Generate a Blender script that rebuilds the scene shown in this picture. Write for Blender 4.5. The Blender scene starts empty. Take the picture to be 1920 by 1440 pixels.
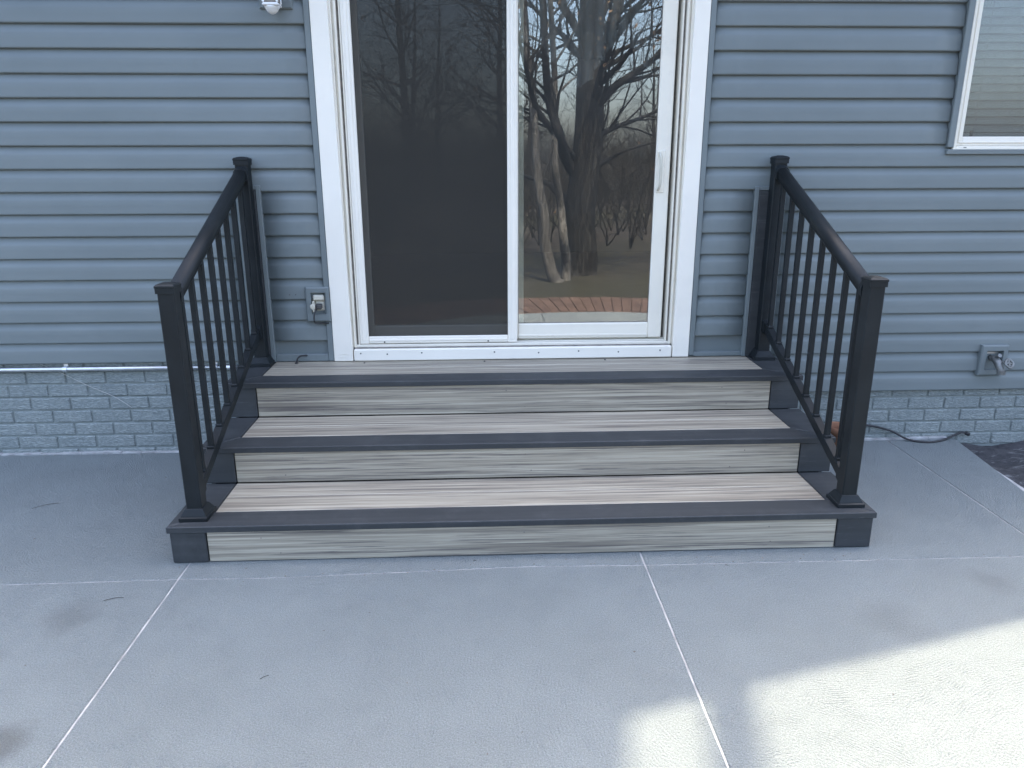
import bpy, math, random
from mathutils import Vector, Matrix
random.seed(7)
R = math.radians
scene = bpy.context.scene
C = scene.collection

# ---------------------------------------------------------------- camera
CAM = Vector((-0.0636, -3.6545, 1.4194))
YAW, PITCH, ROLL, FPX = 0.04145, -0.2880, -0.00266, 1407.86
fw = Vector((math.sin(YAW)*math.cos(PITCH), math.cos(YAW)*math.cos(PITCH), math.sin(PITCH)))
rt = Vector((math.cos(YAW), -math.sin(YAW), 0)); up = rt.cross(fw)
rt, up = rt*math.cos(ROLL)+up*math.sin(ROLL), -rt*math.sin(ROLL)+up*math.cos(ROLL)
cd = bpy.data.cameras.new('camera'); co = bpy.data.objects.new('camera', cd); C.objects.link(co)
M = Matrix((rt, up, -fw)).transposed().to_4x4(); M.translation = CAM
co.matrix_world = M
cd.sensor_width = 36; cd.lens = FPX/1920*36; cd.clip_start = .05; cd.clip_end = 2000
scene.camera = co

# ---------------------------------------------------------------- light
SUN_EL, SUN_AZ = R(63), math.atan2(.206, .98)          # azimuth clockwise from +y
wd = bpy.data.worlds.new('World'); scene.world = wd; wd.use_nodes = True
nt = wd.node_tree; nt.nodes.clear()
sky = nt.nodes.new('ShaderNodeTexSky'); sky.sky_type = 'NISHITA'; sky.sun_disc = False
sky.sun_elevation = SUN_EL; sky.sun_rotation = SUN_AZ
sky.air_density = 1.0; sky.dust_density = 5.0; sky.ozone_density = .5
bg = nt.nodes.new('ShaderNodeBackground'); bg.inputs['Strength'].default_value = .15
wo = nt.nodes.new('ShaderNodeOutputWorld')
nt.links.new(sky.outputs[0], bg.inputs[0]); nt.links.new(bg.outputs[0], wo.inputs[0])
sl = bpy.data.lights.new('sun', 'SUN'); sl.energy = 2.0; sl.angle = R(1.1); sl.color = (1, .88, .66)
so = bpy.data.objects.new('sun', sl); C.objects.link(so)
sdir = Vector((math.sin(SUN_AZ)*math.cos(SUN_EL), math.cos(SUN_AZ)*math.cos(SUN_EL), math.sin(SUN_EL)))
so.rotation_euler = sdir.to_track_quat('Z', 'Y').to_euler(); so.location = sdir*20
vs = scene.view_settings
vs.view_transform = 'Standard'; vs.look = 'None'; vs.gamma = 1; vs.use_curve_mapping = False
vs.exposure = 2.62

# ---------------------------------------------------------------- materials
class NT:
    def __init__(s, name):
        s.m = bpy.data.materials.new(name); s.m.use_nodes = True
        s.t = s.m.node_tree; s.b = s.t.nodes['Principled BSDF']; s.o = s.t.nodes['Material Output']
    def n(s, typ, **kw):
        n = s.t.nodes.new(typ)
        for k, v in kw.items():
            if hasattr(n, k): setattr(n, k, v)
            else: n.inputs[k.replace('_', ' ')].default_value = v
        return n
    def l(s, a, b): s.t.links.new(a, b)
    def pos(s, scale=(1, 1, 1), world=True, rnd=0.):
        mp = s.n('ShaderNodeMapping'); mp.inputs['Scale'].default_value = scale
        if world: s.l(s.n('ShaderNodeNewGeometry').outputs['Position'], mp.inputs[0])
        else: s.l(s.n('ShaderNodeTexCoord').outputs['Object'], mp.inputs[0])
        if rnd:
            oi = s.n('ShaderNodeObjectInfo'); mu = s.n('ShaderNodeMath', operation='MULTIPLY'); mu.inputs[1].default_value = rnd
            s.l(oi.outputs['Random'], mu.inputs[0])
            cb = s.n('ShaderNodeCombineXYZ')
            for i in range(3): s.l(mu.outputs[0], cb.inputs[i])
            s.l(cb.outputs[0], mp.inputs['Location'])
        return mp.outputs[0]
    def noise(s, vec, scale, detail=3, rough=.55, dist=0):
        n = s.n('ShaderNodeTexNoise'); n.inputs['Scale'].default_value = scale
        n.inputs['Detail'].default_value = detail; n.inputs['Roughness'].default_value = rough
        n.inputs['Distortion'].default_value = dist
        s.l(vec, n.inputs['Vector']); return n.outputs['Fac']
    def ramp(s, fac, stops):
        r = s.n('ShaderNodeValToRGB'); e = r.color_ramp.elements
        while len(e) < len(stops): e.new(.5)
        for i, (p, c) in enumerate(stops): e[i].position = p; e[i].color = (*c, 1) if len(c) == 3 else c
        s.l(fac, r.inputs[0]); return r.outputs[0]
    def mix(s, fac, a, b, mode='MIX'):
        m = s.n('ShaderNodeMix', data_type='RGBA', blend_type=mode)
        for k, v in ((0, fac), (6, a), (7, b)):
            if isinstance(v, (float, int)): m.inputs[k].default_value = v
            elif isinstance(v, tuple): m.inputs[k].default_value = (*v, 1) if len(v) == 3 else v
            else: s.l(v, m.inputs[k])
        return m.outputs[2]
    def math(s, op, a, b=None):
        m = s.n('ShaderNodeMath', operation=op)
        for i, v in enumerate((a, b)):
            if v is None: continue
            if isinstance(v, (int, float)): m.inputs[i].default_value = v
            else: s.l(v, m.inputs[i])
        return m.outputs[0]
    def bump(s, h, strength=.3, dist=.01):
        b = s.n('ShaderNodeBump'); b.inputs['Strength'].default_value = strength; b.inputs['Distance'].default_value = dist
        s.l(h, b.inputs['Height']); s.l(b.outputs[0], s.b.inputs['Normal'])
    def col(s, c):
        if isinstance(c, tuple): s.b.inputs['Base Color'].default_value = (*c, 1)
        else: s.l(c, s.b.inputs['Base Color'])
    def rough(s, v, spec=None, metal=None):
        if isinstance(v, (int, float)): s.b.inputs['Roughness'].default_value = v
        else: s.l(v, s.b.inputs['Roughness'])
        if spec is not None: s.b.inputs['Specular IOR Level'].default_value = spec
        if metal is not None: s.b.inputs['Metallic'].default_value = metal

MAT = {}
def plain(name, c, rough=.5, var=.12, vscale=6, spec=.5, metal=0, bump=0, bscale=200):
    a = NT(name); p = a.pos()
    f = a.noise(p, vscale, 4)
    lo = tuple(x*(1-var) for x in c); hi = tuple(min(1, x*(1+var)) for x in c)
    a.col(a.ramp(f, [(.3, lo), (.7, hi)])); a.rough(rough, spec, metal)
    if bump: a.bump(a.noise(p, bscale, 2), bump, .002)
    MAT[name] = a.m; return a

def concrete():
    a = NT('concrete'); p = a.pos()
    big = a.noise(p, .9, 4, .6); med = a.noise(p, 6, 4, .6); fine = a.noise(p, 260, 2, .6)
    c = a.ramp(big, [(.3, (.199, .224, .226)), (.5, (.231, .260, .261)), (.72, (.269, .301, .302))])
    c = a.mix(.35, c, a.ramp(med, [(.3, (.189, .212, .214)), (.7, (.277, .308, .309))]))
    c = a.mix(.5, c, a.ramp(fine, [(.32, (.115, .130, .131)), (.68, (.338, .377, .378))]))
    blot = a.ramp(a.noise(p, 2.3, 5, .65, .5), [(.4, (0, 0, 0)), (.7, (1, 1, 1))])
    c = a.mix(a.math('MULTIPLY', blot, .18), c, (.165, .182, .178))
    # small dark specks
    v = a.n('ShaderNodeTexVoronoi'); v.inputs['Scale'].default_value = 7; a.l(p, v.inputs['Vector'])
    sp = a.math('LESS_THAN', v.outputs['Distance'], .022)
    c = a.mix(a.math('MULTIPLY', sp, .55), c, (.10, .09, .08))
    # efflorescence scuffs
    sc = a.ramp(a.noise(a.pos((1, 3, 1)), 3.1, 5, .7), [(.66, (0, 0, 0)), (.78, (1, 1, 1))])
    c = a.mix(a.math('MULTIPLY', sc, .22), c, (.36, .37, .38))
    for (sx0, sy0, sr, sa) in ((-1.30, -2.03, .075, .55), (-1.42, -1.46, .09, .30), (-1.60, -1.72, .10, .32), (1.25, -1.60, .11, .16), (1.72, -1.39, .08, .25)):
        dv = a.n('ShaderNodeVectorMath', operation='DISTANCE'); a.l(p, dv.inputs[0]); dv.inputs[1].default_value = (sx0, sy0, 0)
        dd = a.math('ADD', dv.outputs['Value'], a.math('MULTIPLY', a.math('SUBTRACT', a.noise(p, 11, 4, .6), .5), .12))
        st_ = a.ramp(a.math('DIVIDE', dd, sr*2), [(.18, (1, 1, 1)), (.62, (0, 0, 0))])
        c = a.mix(a.math('MULTIPLY', st_, sa), c, (.085, .085, .08))
    c = a.mix(1., c, (1.17, 1.17, 1.18), 'MULTIPLY')
    a.col(c); a.rough(.85, .3)
    # swirl trowel finish: rings about voronoi cell points, broken up by noise
    def rings(scale, freq, off):
        mp = a.n('ShaderNodeMapping'); mp.inputs['Location'].default_value = (off, off*1.7, 0); a.l(p, mp.inputs[0])
        vo = a.n('ShaderNodeTexVoronoi', voronoi_dimensions='2D'); vo.inputs['Scale'].default_value = scale; a.l(mp.outputs[0], vo.inputs['Vector'])
        d = a.math('DIVIDE', vo.outputs['Distance'], scale)
        nz = a.math('MULTIPLY', a.noise(p, 34, 3, .6), .026)
        ph = a.math('MULTIPLY', a.math('ADD', d, nz), freq)
        return a.math('SINE', ph)
    r1 = rings(1.1, 600, 0.); r2 = rings(.8, 720, 3.3)
    mk = a.ramp(a.noise(p, 1.3, 2), [(.42, (0, 0, 0)), (.58, (1, 1, 1))])
    r = a.mix(mk, r1, r2)
    brk = a.ramp(a.noise(p, 16, 3), [(.38, (0, 0, 0)), (.62, (1, 1, 1))])
    h = a.math('ADD', a.math('MULTIPLY', a.math('MULTIPLY', r, brk), .30), a.math('MULTIPLY', a.noise(p, 125, 4, .75), 2.5))
    a.bump(h, 1., .0075)
    MAT['concrete'] = a.m
concrete()
def siding():
    a = NT('siding'); p = a.pos()
    f = a.noise(a.pos((.6, 1, 1.2)), 2.2, 3)
    c = a.ramp(f, [(.3, (.150, .177, .182)), (.7, (.180, .208, .213))])
    dirt = a.ramp(a.noise(a.pos((1.5, 1, 1.)), 3, 5, .65), [(.55, (0, 0, 0)), (.8, (1, 1, 1))])
    c = a.mix(a.math('MULTIPLY', dirt, .14), c, (.10, .112, .115))
    a.col(c); a.rough(.48, .4)
    a.bump(a.noise(a.pos((5, 60, 60)), 6, 3), .10, .0015)
    MAT['siding'] = a.m
siding()
def brick():
    a = NT('painted_brick'); p = a.pos((1, 1, 3.6), rnd=3.)
    w = a.noise(p, 34, 2, .5, .6)
    ridge = a.math('ABSOLUTE', a.math('SUBTRACT', w, .5))
    c = a.ramp(ridge, [(0, (.150, .172, .170)), (.06, (.25, .278, .270)), (.2, (.32, .352, .34))])
    c = a.mix(.25, c, a.ramp(a.noise(a.pos(), 5, 4), [(.3, (.16, .20, .22)), (.7, (.32, .35, .35))]))
    a.col(c); a.rough(.6, .35); a.bump(ridge, .9, .012)
    MAT['painted_brick'] = a.m
brick()
def composite(name, stops, sx, sz):
    a = NT(name); p = a.pos((sx, sz, sz), rnd=60.)
    f = a.noise(p, 1, 5, .62, .25); g = a.noise(a.pos((sx*3.1, sz*3.2, sz*3.2), rnd=31.), 1, 3)
    c = a.ramp(f, stops)
    c = a.mix(.32, c, a.ramp(g, [(.3, stops[0][1]), (.7, stops[-1][1])]))
    dk = a.ramp(a.noise(a.pos((sx*1.3, sz*1.15, sz*1.15), rnd=77.), 1, 6, .68, .3), [(.53, (0, 0, 0)), (.61, (1, 1, 1))])
    c = a.mix(a.math('MULTIPLY', dk, .8), c, (.085, .074, .072))
    a.col(c); a.rough(.5, .75)
    a.bump(a.noise(a.pos((12, 240, 240), rnd=9.), 1, 3), .25, .001)
    MAT[name] = a.m
composite('grey_composite', [(.38, (.155, .133, .108)), (.46, (.268, .237, .184)), (.54, (.388, .350, .275)), (.63, (.50, .456, .366))], 1.1, 82)
def dark_comp():
    a = NT('charcoal_composite')
    f = a.noise(a.pos((1.5, 40, 40), rnd=20.), 1, 4)
    c = a.ramp(f, [(.3, (.030, .034, .037)), (.7, (.042, .046, .050))])
    s = a.ramp(a.noise(a.pos((4, 60, 60), rnd=13.), 1, 6, .75), [(.60, (0, 0, 0)), (.76, (1, 1, 1))])
    c = a.mix(a.math('MULTIPLY', s, .5), c, (.16, .17, .18))
    d = a.ramp(a.noise(a.pos(), 7, 5, .7), [(.5, (0, 0, 0)), (.75, (1, 1, 1))])
    c = a.mix(a.math('MULTIPLY', d, .22), c, (.12, .125, .13))
    a.col(c); a.rough(.58, .4)
    a.bump(a.noise(a.pos((10, 200, 200)), 1, 3), .2, .001)
    MAT['charcoal_composite'] = a.m
dark_comp()
plain('painted_mortar', (.23, .258, .252), .75, .15, 12)
plain('black_metal', (.0105, .0140, .0165), .5, .25, 9, .28, 0, .06, 400)
def white_vinyl(name, c, dirt):
    a = NT(name); p = a.pos()
    col = a.ramp(a.noise(p, 3, 3), [(.3, tuple(x*.95 for x in c)), (.7, c)])
    d = a.ramp(a.noise(a.pos((1.2, 3, 1)), 9, 6, .75), [(.56, (0, 0, 0)), (.78, (1, 1, 1))])
    col = a.mix(a.math('MULTIPLY', d, dirt), col, (.36, .32, .27))
    a.col(col); a.rough(.4, .4); a.bump(a.noise(p, 5, 2), .06, .004)
    MAT[name] = a.m
white_vinyl('white_trim', (.88, .835, .745), .08)
white_vinyl('cream_vinyl', (.83, .785, .68), .20)
plain('pale_grout', (.36, .36, .36), .9, .35, 14)
plain('grime', (.20, .18, .16), .9, .4, 40)
plain('galvanised', (.62, .64, .66), .32, .1, 20, .5, .9)
plain('brass', (.20, .205, .20), .5, .25, 40, .5, .6)
plain('beige_plastic', (.58, .55, .46), .45, .08, 20)
plain('black_rubber', (.022, .022, .025), .55, .2, 30)
plain('terracotta', (.27, .135, .08), .8, .2, 18, .3)
plain('screw', (.09, .09, .09), .5, .2, 60, .5, .5)
plain('lamp_white', (.74, .75, .75), .4, .06, 12)
plain('blind_white', (.80, .82, .80), .5, .06, 8)
plain('curtain', (.26, .26, .26), .9, .08, 8)
plain('room_wall', (.36, .34, .31), .9, .05, 2)
plain('room_floor', (.17, .11, .07), .5, .2, 2)
plain('shingle', (.06, .06, .065), .9, .35, 40)
plain('chimney_brick', (.26, .12, .08), .85, .3, 10)
plain('string', (.50, .50, .48), .8, .1, 20)
def soil():
    a = NT('dark_soil'); p = a.pos()
    c = a.ramp(a.noise(p, 14, 6, .7), [(.3, (.035, .036, .040)), (.7, (.085, .085, .09))])
    s = a.ramp(a.noise(a.pos((2.2, 7, 1)), 3.2, 6, .75, 1.2), [(.53, (0, 0, 0)), (.66, (1, 1, 1))])
    c = a.mix(a.math('MULTIPLY', s, .6), c, (.30, .31, .31))
    a.col(c); a.rough(.9, .2); a.bump(a.noise(p, 45, 5, .7), .6, .02); MAT['dark_soil'] = a.m
soil()
def lawn():
    a = NT('leaf_litter'); p = a.pos()
    c = a.ramp(a.noise(p, 3, 6, .7), [(.3, (.024, .022, .020)), (.5, (.050, .044, .038)), (.7, (.082, .070, .056))])  # darkened overall: tree shade put into the ground colour
    c = a.mix(a.ramp(a.noise(p, .12, 3), [(.45, (0, 0, 0)), (.6, (1, 1, 1))]), c, (.045, .043, .030))
    a.col(c); a.rough(.95, .1); a.bump(a.noise(p, 20, 5, .7), .7, .05); MAT['leaf_litter'] = a.m
lawn()
def bark(name, lo, hi):
    a = NT(name); p = a.pos((1, 1, .22))
    f = a.noise(p, 26, 5, .65, .4)
    a.col(a.ramp(f, [(.35, lo), (.65, hi)])); a.rough(.95, .1); a.bump(f, .9, .03); MAT[name] = a.m
bark('bark', (.012, .0115, .011), (.052, .049, .045)); bark('pale_bark', (.045, .042, .038), (.17, .16, .145)); bark('twig_bark', (.014, .013, .012), (.046, .042, .037))
plain('dry_leaf', (.20, .12, .06), .8, .4, 5)
plain('paver', (.105, .068, .052), .9, .35, 5, .2, 0, .3, 90)
def glass(name, base, wob):
    a = NT(name); t = a.t; t.nodes.remove(a.b)
    tr = a.n('ShaderNodeBsdfTransparent'); tr.inputs[0].default_value = (.88, .91, .90, 1)
    gl = a.n('ShaderNodeBsdfGlossy'); gl.inputs['Roughness'].default_value = 0.0; gl.inputs[0].default_value = (.95, .97, 1, 1)
    fr = a.n('ShaderNodeFresnel'); fr.inputs['IOR'].default_value = 1.5
    fac = a.math('ADD', a.math('MULTIPLY', fr.outputs[0], 1.2), base)
    bp = a.n('ShaderNodeBump'); bp.inputs['Strength'].default_value = wob; bp.inputs['Distance'].default_value = .004
    a.l(a.noise(a.pos(), 2.5, 1), bp.inputs['Height']); a.l(bp.outputs[0], gl.inputs['Normal'])
    mx = a.n('ShaderNodeMixShader'); a.l(fac, mx.inputs[0]); a.l(tr.outputs[0], mx.inputs[1]); a.l(gl.outputs[0], mx.inputs[2])
    df = a.n('ShaderNodeBsdfDiffuse'); df.inputs[0].default_value = (.6, .62, .62, 1)
    m2 = a.n('ShaderNodeMixShader'); dust = a.ramp(a.noise(a.pos((1, 1, .5)), 3, 5, .6), [(.3, (.015, .015, .015)), (.75, (.05, .05, .05))])
    a.l(dust, m2.inputs[0]); a.l(mx.outputs[0], m2.inputs[1]); a.l(df.outputs[0], m2.inputs[2])
    a.l(m2.outputs[0], a.o.inputs['Surface']); MAT[name] = a.m
glass('glass', .10, .012)
def mesh_screen(name, op, c):
    a = NT(name); t = a.t; t.nodes.remove(a.b)
    tr = a.n('ShaderNodeBsdfTransparent'); df = a.n('ShaderNodeBsdfDiffuse'); df.inputs[0].default_value = (*c, 1)
    mx = a.n('ShaderNodeMixShader'); mx.inputs[0].default_value = op
    a.l(tr.outputs[0], mx.inputs[1]); a.l(df.outputs[0], mx.inputs[2]); a.l(mx.outputs[0], a.o.inputs['Surface']); MAT[name] = a.m
mesh_screen('insect_screen', .74, (.050, .049, .045)); mesh_screen('window_screen', .20, (.12, .125, .13))

# ---------------------------------------------------------------- mesh helpers
def link(name, me, mat, parent=None, smooth=False):
    o = bpy.data.objects.new(name, me); C.objects.link(o)
    if mat and not me.materials: me.materials.append(MAT[mat])
    if parent: o.parent = parent
    if smooth:
        for p in me.polygons: p.use_smooth = True
    return o
def mesh(name, v, f, mat, parent=None, smooth=False):
    me = bpy.data.meshes.new(name); me.from_pydata(v, [], f); me.update()
    return link(name, me, mat, parent, smooth)
def tag(o, label=None, cat=None, group=None, kind=None):
    for k, x in (('label', label), ('category', cat), ('group', group), ('kind', kind)):
        if x: o[k] = x
    return o
def thing(name, loc, label=None, cat=None, group=None, kind=None):
    o = bpy.data.objects.new(name, None); o.location = loc; o.empty_display_size = .1; C.objects.link(o)
    return tag(o, label, cat, group, kind)
def local(parent, v):
    if parent is None: return v
    L = Vector((0, 0, 0)); q = parent
    while q: L += q.location; q = q.parent
    return [(a[0]-L.x, a[1]-L.y, a[2]-L.z) for a in v]
def boxvf(x0, x1, y0, y1, z0, z1, c=.002):
    c = min(c, (x1-x0)*.45, (y1-y0)*.45, (z1-z0)*.45)
    X, Y, Z = (x0, x1), (y0, y1), (z0, z1); v = []; idx = {}
    sg = (1, -1)
    for i in (0, 1):
        for j in (0, 1):
            for k in (0, 1):
                for a in range(3):
                    p = [X[i]+c*sg[i], Y[j]+c*sg[j], Z[k]+c*sg[k]]
                    p[a] = (X[i], Y[j], Z[k])[a]
                    idx[i, j, k, a] = len(v); v.append(tuple(p))
    f = []
    for i in (0, 1):
        q = [idx[i, 0, 0, 0], idx[i, 1, 0, 0], idx[i, 1, 1, 0], idx[i, 0, 1, 0]]; f.append(q if i else q[::-1])
        q = [idx[0, i, 0, 1], idx[0, i, 1, 1], idx[1, i, 1, 1], idx[1, i, 0, 1]]; f.append(q if i else q[::-1])
        q = [idx[0, 0, i, 2], idx[1, 0, i, 2], idx[1, 1, i, 2], idx[0, 1, i, 2]]; f.append(q if i else q[::-1])
    for i in (0, 1):
        for j in (0, 1):
            s = (i == j)
            q = [idx[i, j, 0, 0], idx[i, j, 0, 1], idx[i, j, 1, 1], idx[i, j, 1, 0]]; f.append(q if s else q[::-1])
            q = [idx[i, 0, j, 0], idx[i, 1, j, 0], idx[i, 1, j, 2], idx[i, 0, j, 2]]; f.append(q if s else q[::-1])
            q = [idx[0, i, j, 1], idx[0, i, j, 2], idx[1, i, j, 2], idx[1, i, j, 1]]; f.append(q if s else q[::-1])
            for k in (0, 1):
                q = [idx[i, j, k, 0], idx[i, j, k, 1], idx[i, j, k, 2]]
                f.append(q if (i+j+k) % 2 else q[::-1])
    return v, f
class MB:
    def __init__(s): s.v = []; s.f = []
    def add(s, v, f):
        n = len(s.v); s.v += [tuple(a) for a in v]; s.f += [[i+n for i in q] for q in f]; return s
    def box(s, *a, **k): return s.add(*boxvf(*a, **k))
    def tube(s, pts, rad, n=6, cap=True):
        pts = [Vector(p) for p in pts]
        if isinstance(rad, (int, float)): rad = [rad]*len(pts)
        base = len(s.v); u = None
        for i, p in enumerate(pts):
            d = (pts[min(i+1, len(pts)-1)]-pts[max(i-1, 0)]).normalized()
            if u is None:
                u = d.cross(Vector((0, 0, 1)))
                if u.length < .01: u = Vector((1, 0, 0))
            u = (u-d*u.dot(d)).normalized(); w = d.cross(u)
            for k in range(n):
                a = 2*math.pi*k/n; s.v.append(tuple(p+(u*math.cos(a)+w*math.sin(a))*rad[i]))
        for i in range(len(pts)-1):
            for k in range(n):
                a = base+i*n+k; b = base+i*n+(k+1) % n; s.f.append([a, b, b+n, a+n])
        if cap:
            s.f.append([base+k for k in range(n)][::-1]); e = base+(len(pts)-1)*n; s.f.append([e+k for k in range(n)])
        return s
    def lathe(s, c, prof, n=16, axis='z', sq=False):
        base = len(s.v)
        for (r, h) in prof:
            for k in range(n):
                a = 2*math.pi*(k+.5)/n; x, y = r*math.cos(a), r*math.sin(a)
                s.v.append((c[0]+x, c[1]+y, c[2]+h) if axis == 'z' else (c[0]+x, c[1]+h, c[2]+y))
        m = len(prof)
        for i in range(m-1):
            for k in range(n):
                a = base+i*n+k; b = base+i*n+(k+1) % n
                q = [a, b, b+n, a+n]; s.f.append(q if axis == 'z' else q[::-1])
        b0 = [base+k for k in range(n)][::-1]; b1 = [base+(m-1)*n+k for k in range(n)]
        s.f += [b0, b1] if axis == 'z' else [b0[::-1], b1[::-1]]
        return s
    def prism(s, poly, z0, z1, c=0.):
        """polygon (x,y) ccw extruded in z, optional top chamfer towards the centre of each edge"""
        n = len(poly); b = len(s.v)
        s.v += [(x, y, z0) for x, y in poly]
        if c:
            P = [Vector(p) for p in poly]; inn = []
            for i in range(n):
                e1 = (P[i]-P[i-1]).normalized(); e2 = (P[(i+1) % n]-P[i]).normalized()
                n1 = Vector((-e1.y, e1.x)); n2 = Vector((-e2.y, e2.x)); m = (n1+n2)
                m = m/max(m.dot(n1), .2); inn.append(P[i]+m*c)
            s.v += [(x, y, z1-c) for x, y in poly]; s.v += [(p.x, p.y, z1) for p in inn]; L = 3
        else:
            s.v += [(x, y, z1) for x, y in poly]; L = 2
        for j in range(L-1):
            for i in range(n):
                k = (i+1) % n; s.f.append([b+j*n+i, b+j*n+k, b+(j+1)*n+k, b+(j+1)*n+i])
        s.f.append([b+i for i in range(n)][::-1]); s.f.append([b+(L-1)*n+i for i in range(n)])
        return s
    def build(s, name, mat, parent=None, smooth=False):
        return mesh(name, local(parent, s.v), s.f, mat, parent, smooth)
def box(name, mat, parent, *a, c=.002): return MB().box(*a, c=c).build(name, mat, parent)
def smooth_curve(pts, n=8):
    P = [Vector(p) for p in pts]; out = []
    for i in range(len(P)-1):
        a, b, c, d = P[max(i-1, 0)], P[i], P[i+1], P[min(i+2, len(P)-1)]
        for k in range(n):
            t = k/n; out.append(.5*((2*b)+(c-a)*t+(2*a-5*b+4*c-d)*t*t+(3*b-a-3*c+d)*t**3))
    return out+[P[-1]]

# ---------------------------------------------------------------- ground and patio
g = mesh('ground', [(-400, -400, -.07), (400, -400, -.07), (400, 400, -.07), (-400, 400, -.07)], [[0, 1, 2, 3]], 'leaf_litter'); tag(g, kind='structure')
JL = [(-4.6, -1.275), (-2.0, -1.256), (-1.15, -1.243), (-.85, -1.25), (.1, -1.213), (.55, -1.224), (1.3, -1.226), (2.07, -1.228), (2.5, -1.23)]
def jy(x):
    for (a, b), (c, d) in zip(JL, JL[1:]):
        if a <= x <= c: return b+(d-b)*(x-a)/(c-a)
def outer(x):
    q = 2.55**2-(x-.9)**2
    return min(-2.95, -.95-math.sqrt(q)) if q > 0 else -2.95
def ex(y): return 2.445+.14*y            # right-hand slab edge
patio = thing('patio', (0, 0, 0), kind='structure')
JW = .0028
def jit(poly):
    out = []
    for (a, b), (c, d) in zip(poly, poly[1:]+poly[:1]):
        n = max(1, int(math.hypot(c-a, d-b)/.05))
        for k in range(n): out.append((a+(c-a)*k/n+random.uniform(-.0007, .0007), b+(d-b)*k/n+random.uniform(-.0007, .0007)))
    return out
def slab(poly): poly = jit(poly); MB().prism(poly, -.10, 0, .003).build('slab', 'concrete', patio)
xs_joint = [-4.6, -2.83, -1.1535, .5245, 2.0724]
def xr(i, y):
    return ex(y) if i == 5 else xs_joint[i]
for i in range(5):
    a = xs_joint[i]+JW; n = 12
    b1 = ex(jy(2.2)) if i == 4 else xs_joint[i+1]-JW
    xsn = [a+(b1-a)*k/n for k in range(n+1)]
    top0 = ex(0) if i == 4 else b1
    slab([(x, jy(x)+JW) for x in xsn]+[(top0, -.012), (a, -.012)])
    b2 = ex(-2.9) if i == 4 else b1
    n = 20; xso = [a+(b2-a)*k/n for k in range(n+1)]
    slab([(x, outer(x)) for x in xso]+[(x, jy(x)-JW) for x in xsn[::-1]])
MB().prism([(-4.6, -2.85), (2.0, -2.85), (2.36, -1.0), (2.41, -.02), (-4.6, -.02)], -.09, -.0035).build('joint_filler', 'pale_grout', patio)
v = MB()
for k in range(70):
    x = -4.6+k*.1
    if -1.22 < x+.1 and x < 1.42: continue
    if x > 2.35: break
    v.box(x, x+.1, -.012-.003*random.random(), .012, -.02, .005+.006*random.random(), c=.002)
v.build('expansion_strip', 'pale_grout', patio)
# paver ring round the patio's outer edge
ring = thing('paver_border', (.9, -.95, 0), kind='structure')
pm = None
for k in range(64):
    t = R(-150+120*k/63)
    if not pm:
        pm = MB().prism([(2.56, -.041), (3.42, -.055), (3.42, .055), (2.56, .041)], -.06, -.004, .005); me = bpy.data.meshes.new('paver'); me.from_pydata(pm.v, [], pm.f); me.materials.append(MAT['paver'])
    o = link('paver', me, None, ring); o.rotation_euler.z = t; o.location.z = random.uniform(-.004, .004)
# soil bed right of the slab
v = []; f = []; nx, ny = 46, 60
for j in range(ny+1):
    for i in range(nx+1):
        y = .02-3.0*j/ny; x = 2.40+.14*y+2.4*i/nx
        z = -.055+.022*math.sin(x*9+2*math.sin(y*7))*math.sin(y*8+1.5*math.sin(x*5))+random.uniform(-.005, .005)
        if i == 0: z = -.05
        v.append((x, y, z+.02))
for j in range(ny):
    for i in range(nx):
        a = j*(nx+1)+i; f.append([a, a+nx+1, a+nx+2, a+1])
tag(mesh('soil_bed', v, f, 'dark_soil', None, True), kind='structure')

# ---------------------------------------------------------------- house
house = thing('house', (0, 0, 0), 'blue grey sided house wall with white sliding door above painted brick base', 'house')
Z0, EXP = 2.0046, .1016
PROF = [(-.001, -.004), (-.012, -.0055), (-.0180, -.002), (-.0185, .002), (-.0180, .008), (-.0172, .034), (-.0165, .058), (-.0150, .064), (-.0105, .073), (-.0060, .083), (-.0030, .093), (-.0018, .103)]
def course(x0, x1, z):
    n = max(1, int((x1-x0)/.12)); v = []; f = []; m = len(PROF)
    ph = random.random()*6
    for i in range(n+1):
        x = x0+(x1-x0)*i/n
        w = .0007*math.sin(x*2.3+ph)+.0004*math.sin(x*6.1+ph*2)
        for (y, dz) in PROF: v.append((x, y+w, z+dz+.0006*math.sin(x*1.1+ph)))
    for i in range(n):
        for k in range(m-1):
            a = i*m+k; f.append([a, a+m, a+m+1, a+1])
    f.append(list(range(m))); f.append([n*m+k for k in range(m)][::-1])
    mesh('siding_course', v, f, 'siding', house, True)
XW0, XW1 = -4.6, 5.0
for k in range(-7, 18):
    z = Z0-EXP*k
    hi = z > 1.285
    if k <= 15: course(XW0, -.818 if hi else -1.188, z)
    if not hi and k <= 14: course(-1.078, -.818, z)
    if hi:
        if 1.45 < z < 2.65: course(1.002, 2.145, z); course(3.145, XW1, z)
        else: course(1.002, XW1, z)
    else:
        if k <= 14: course(1.002, 1.248, z)
        course(1.392, XW1, z)
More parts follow.
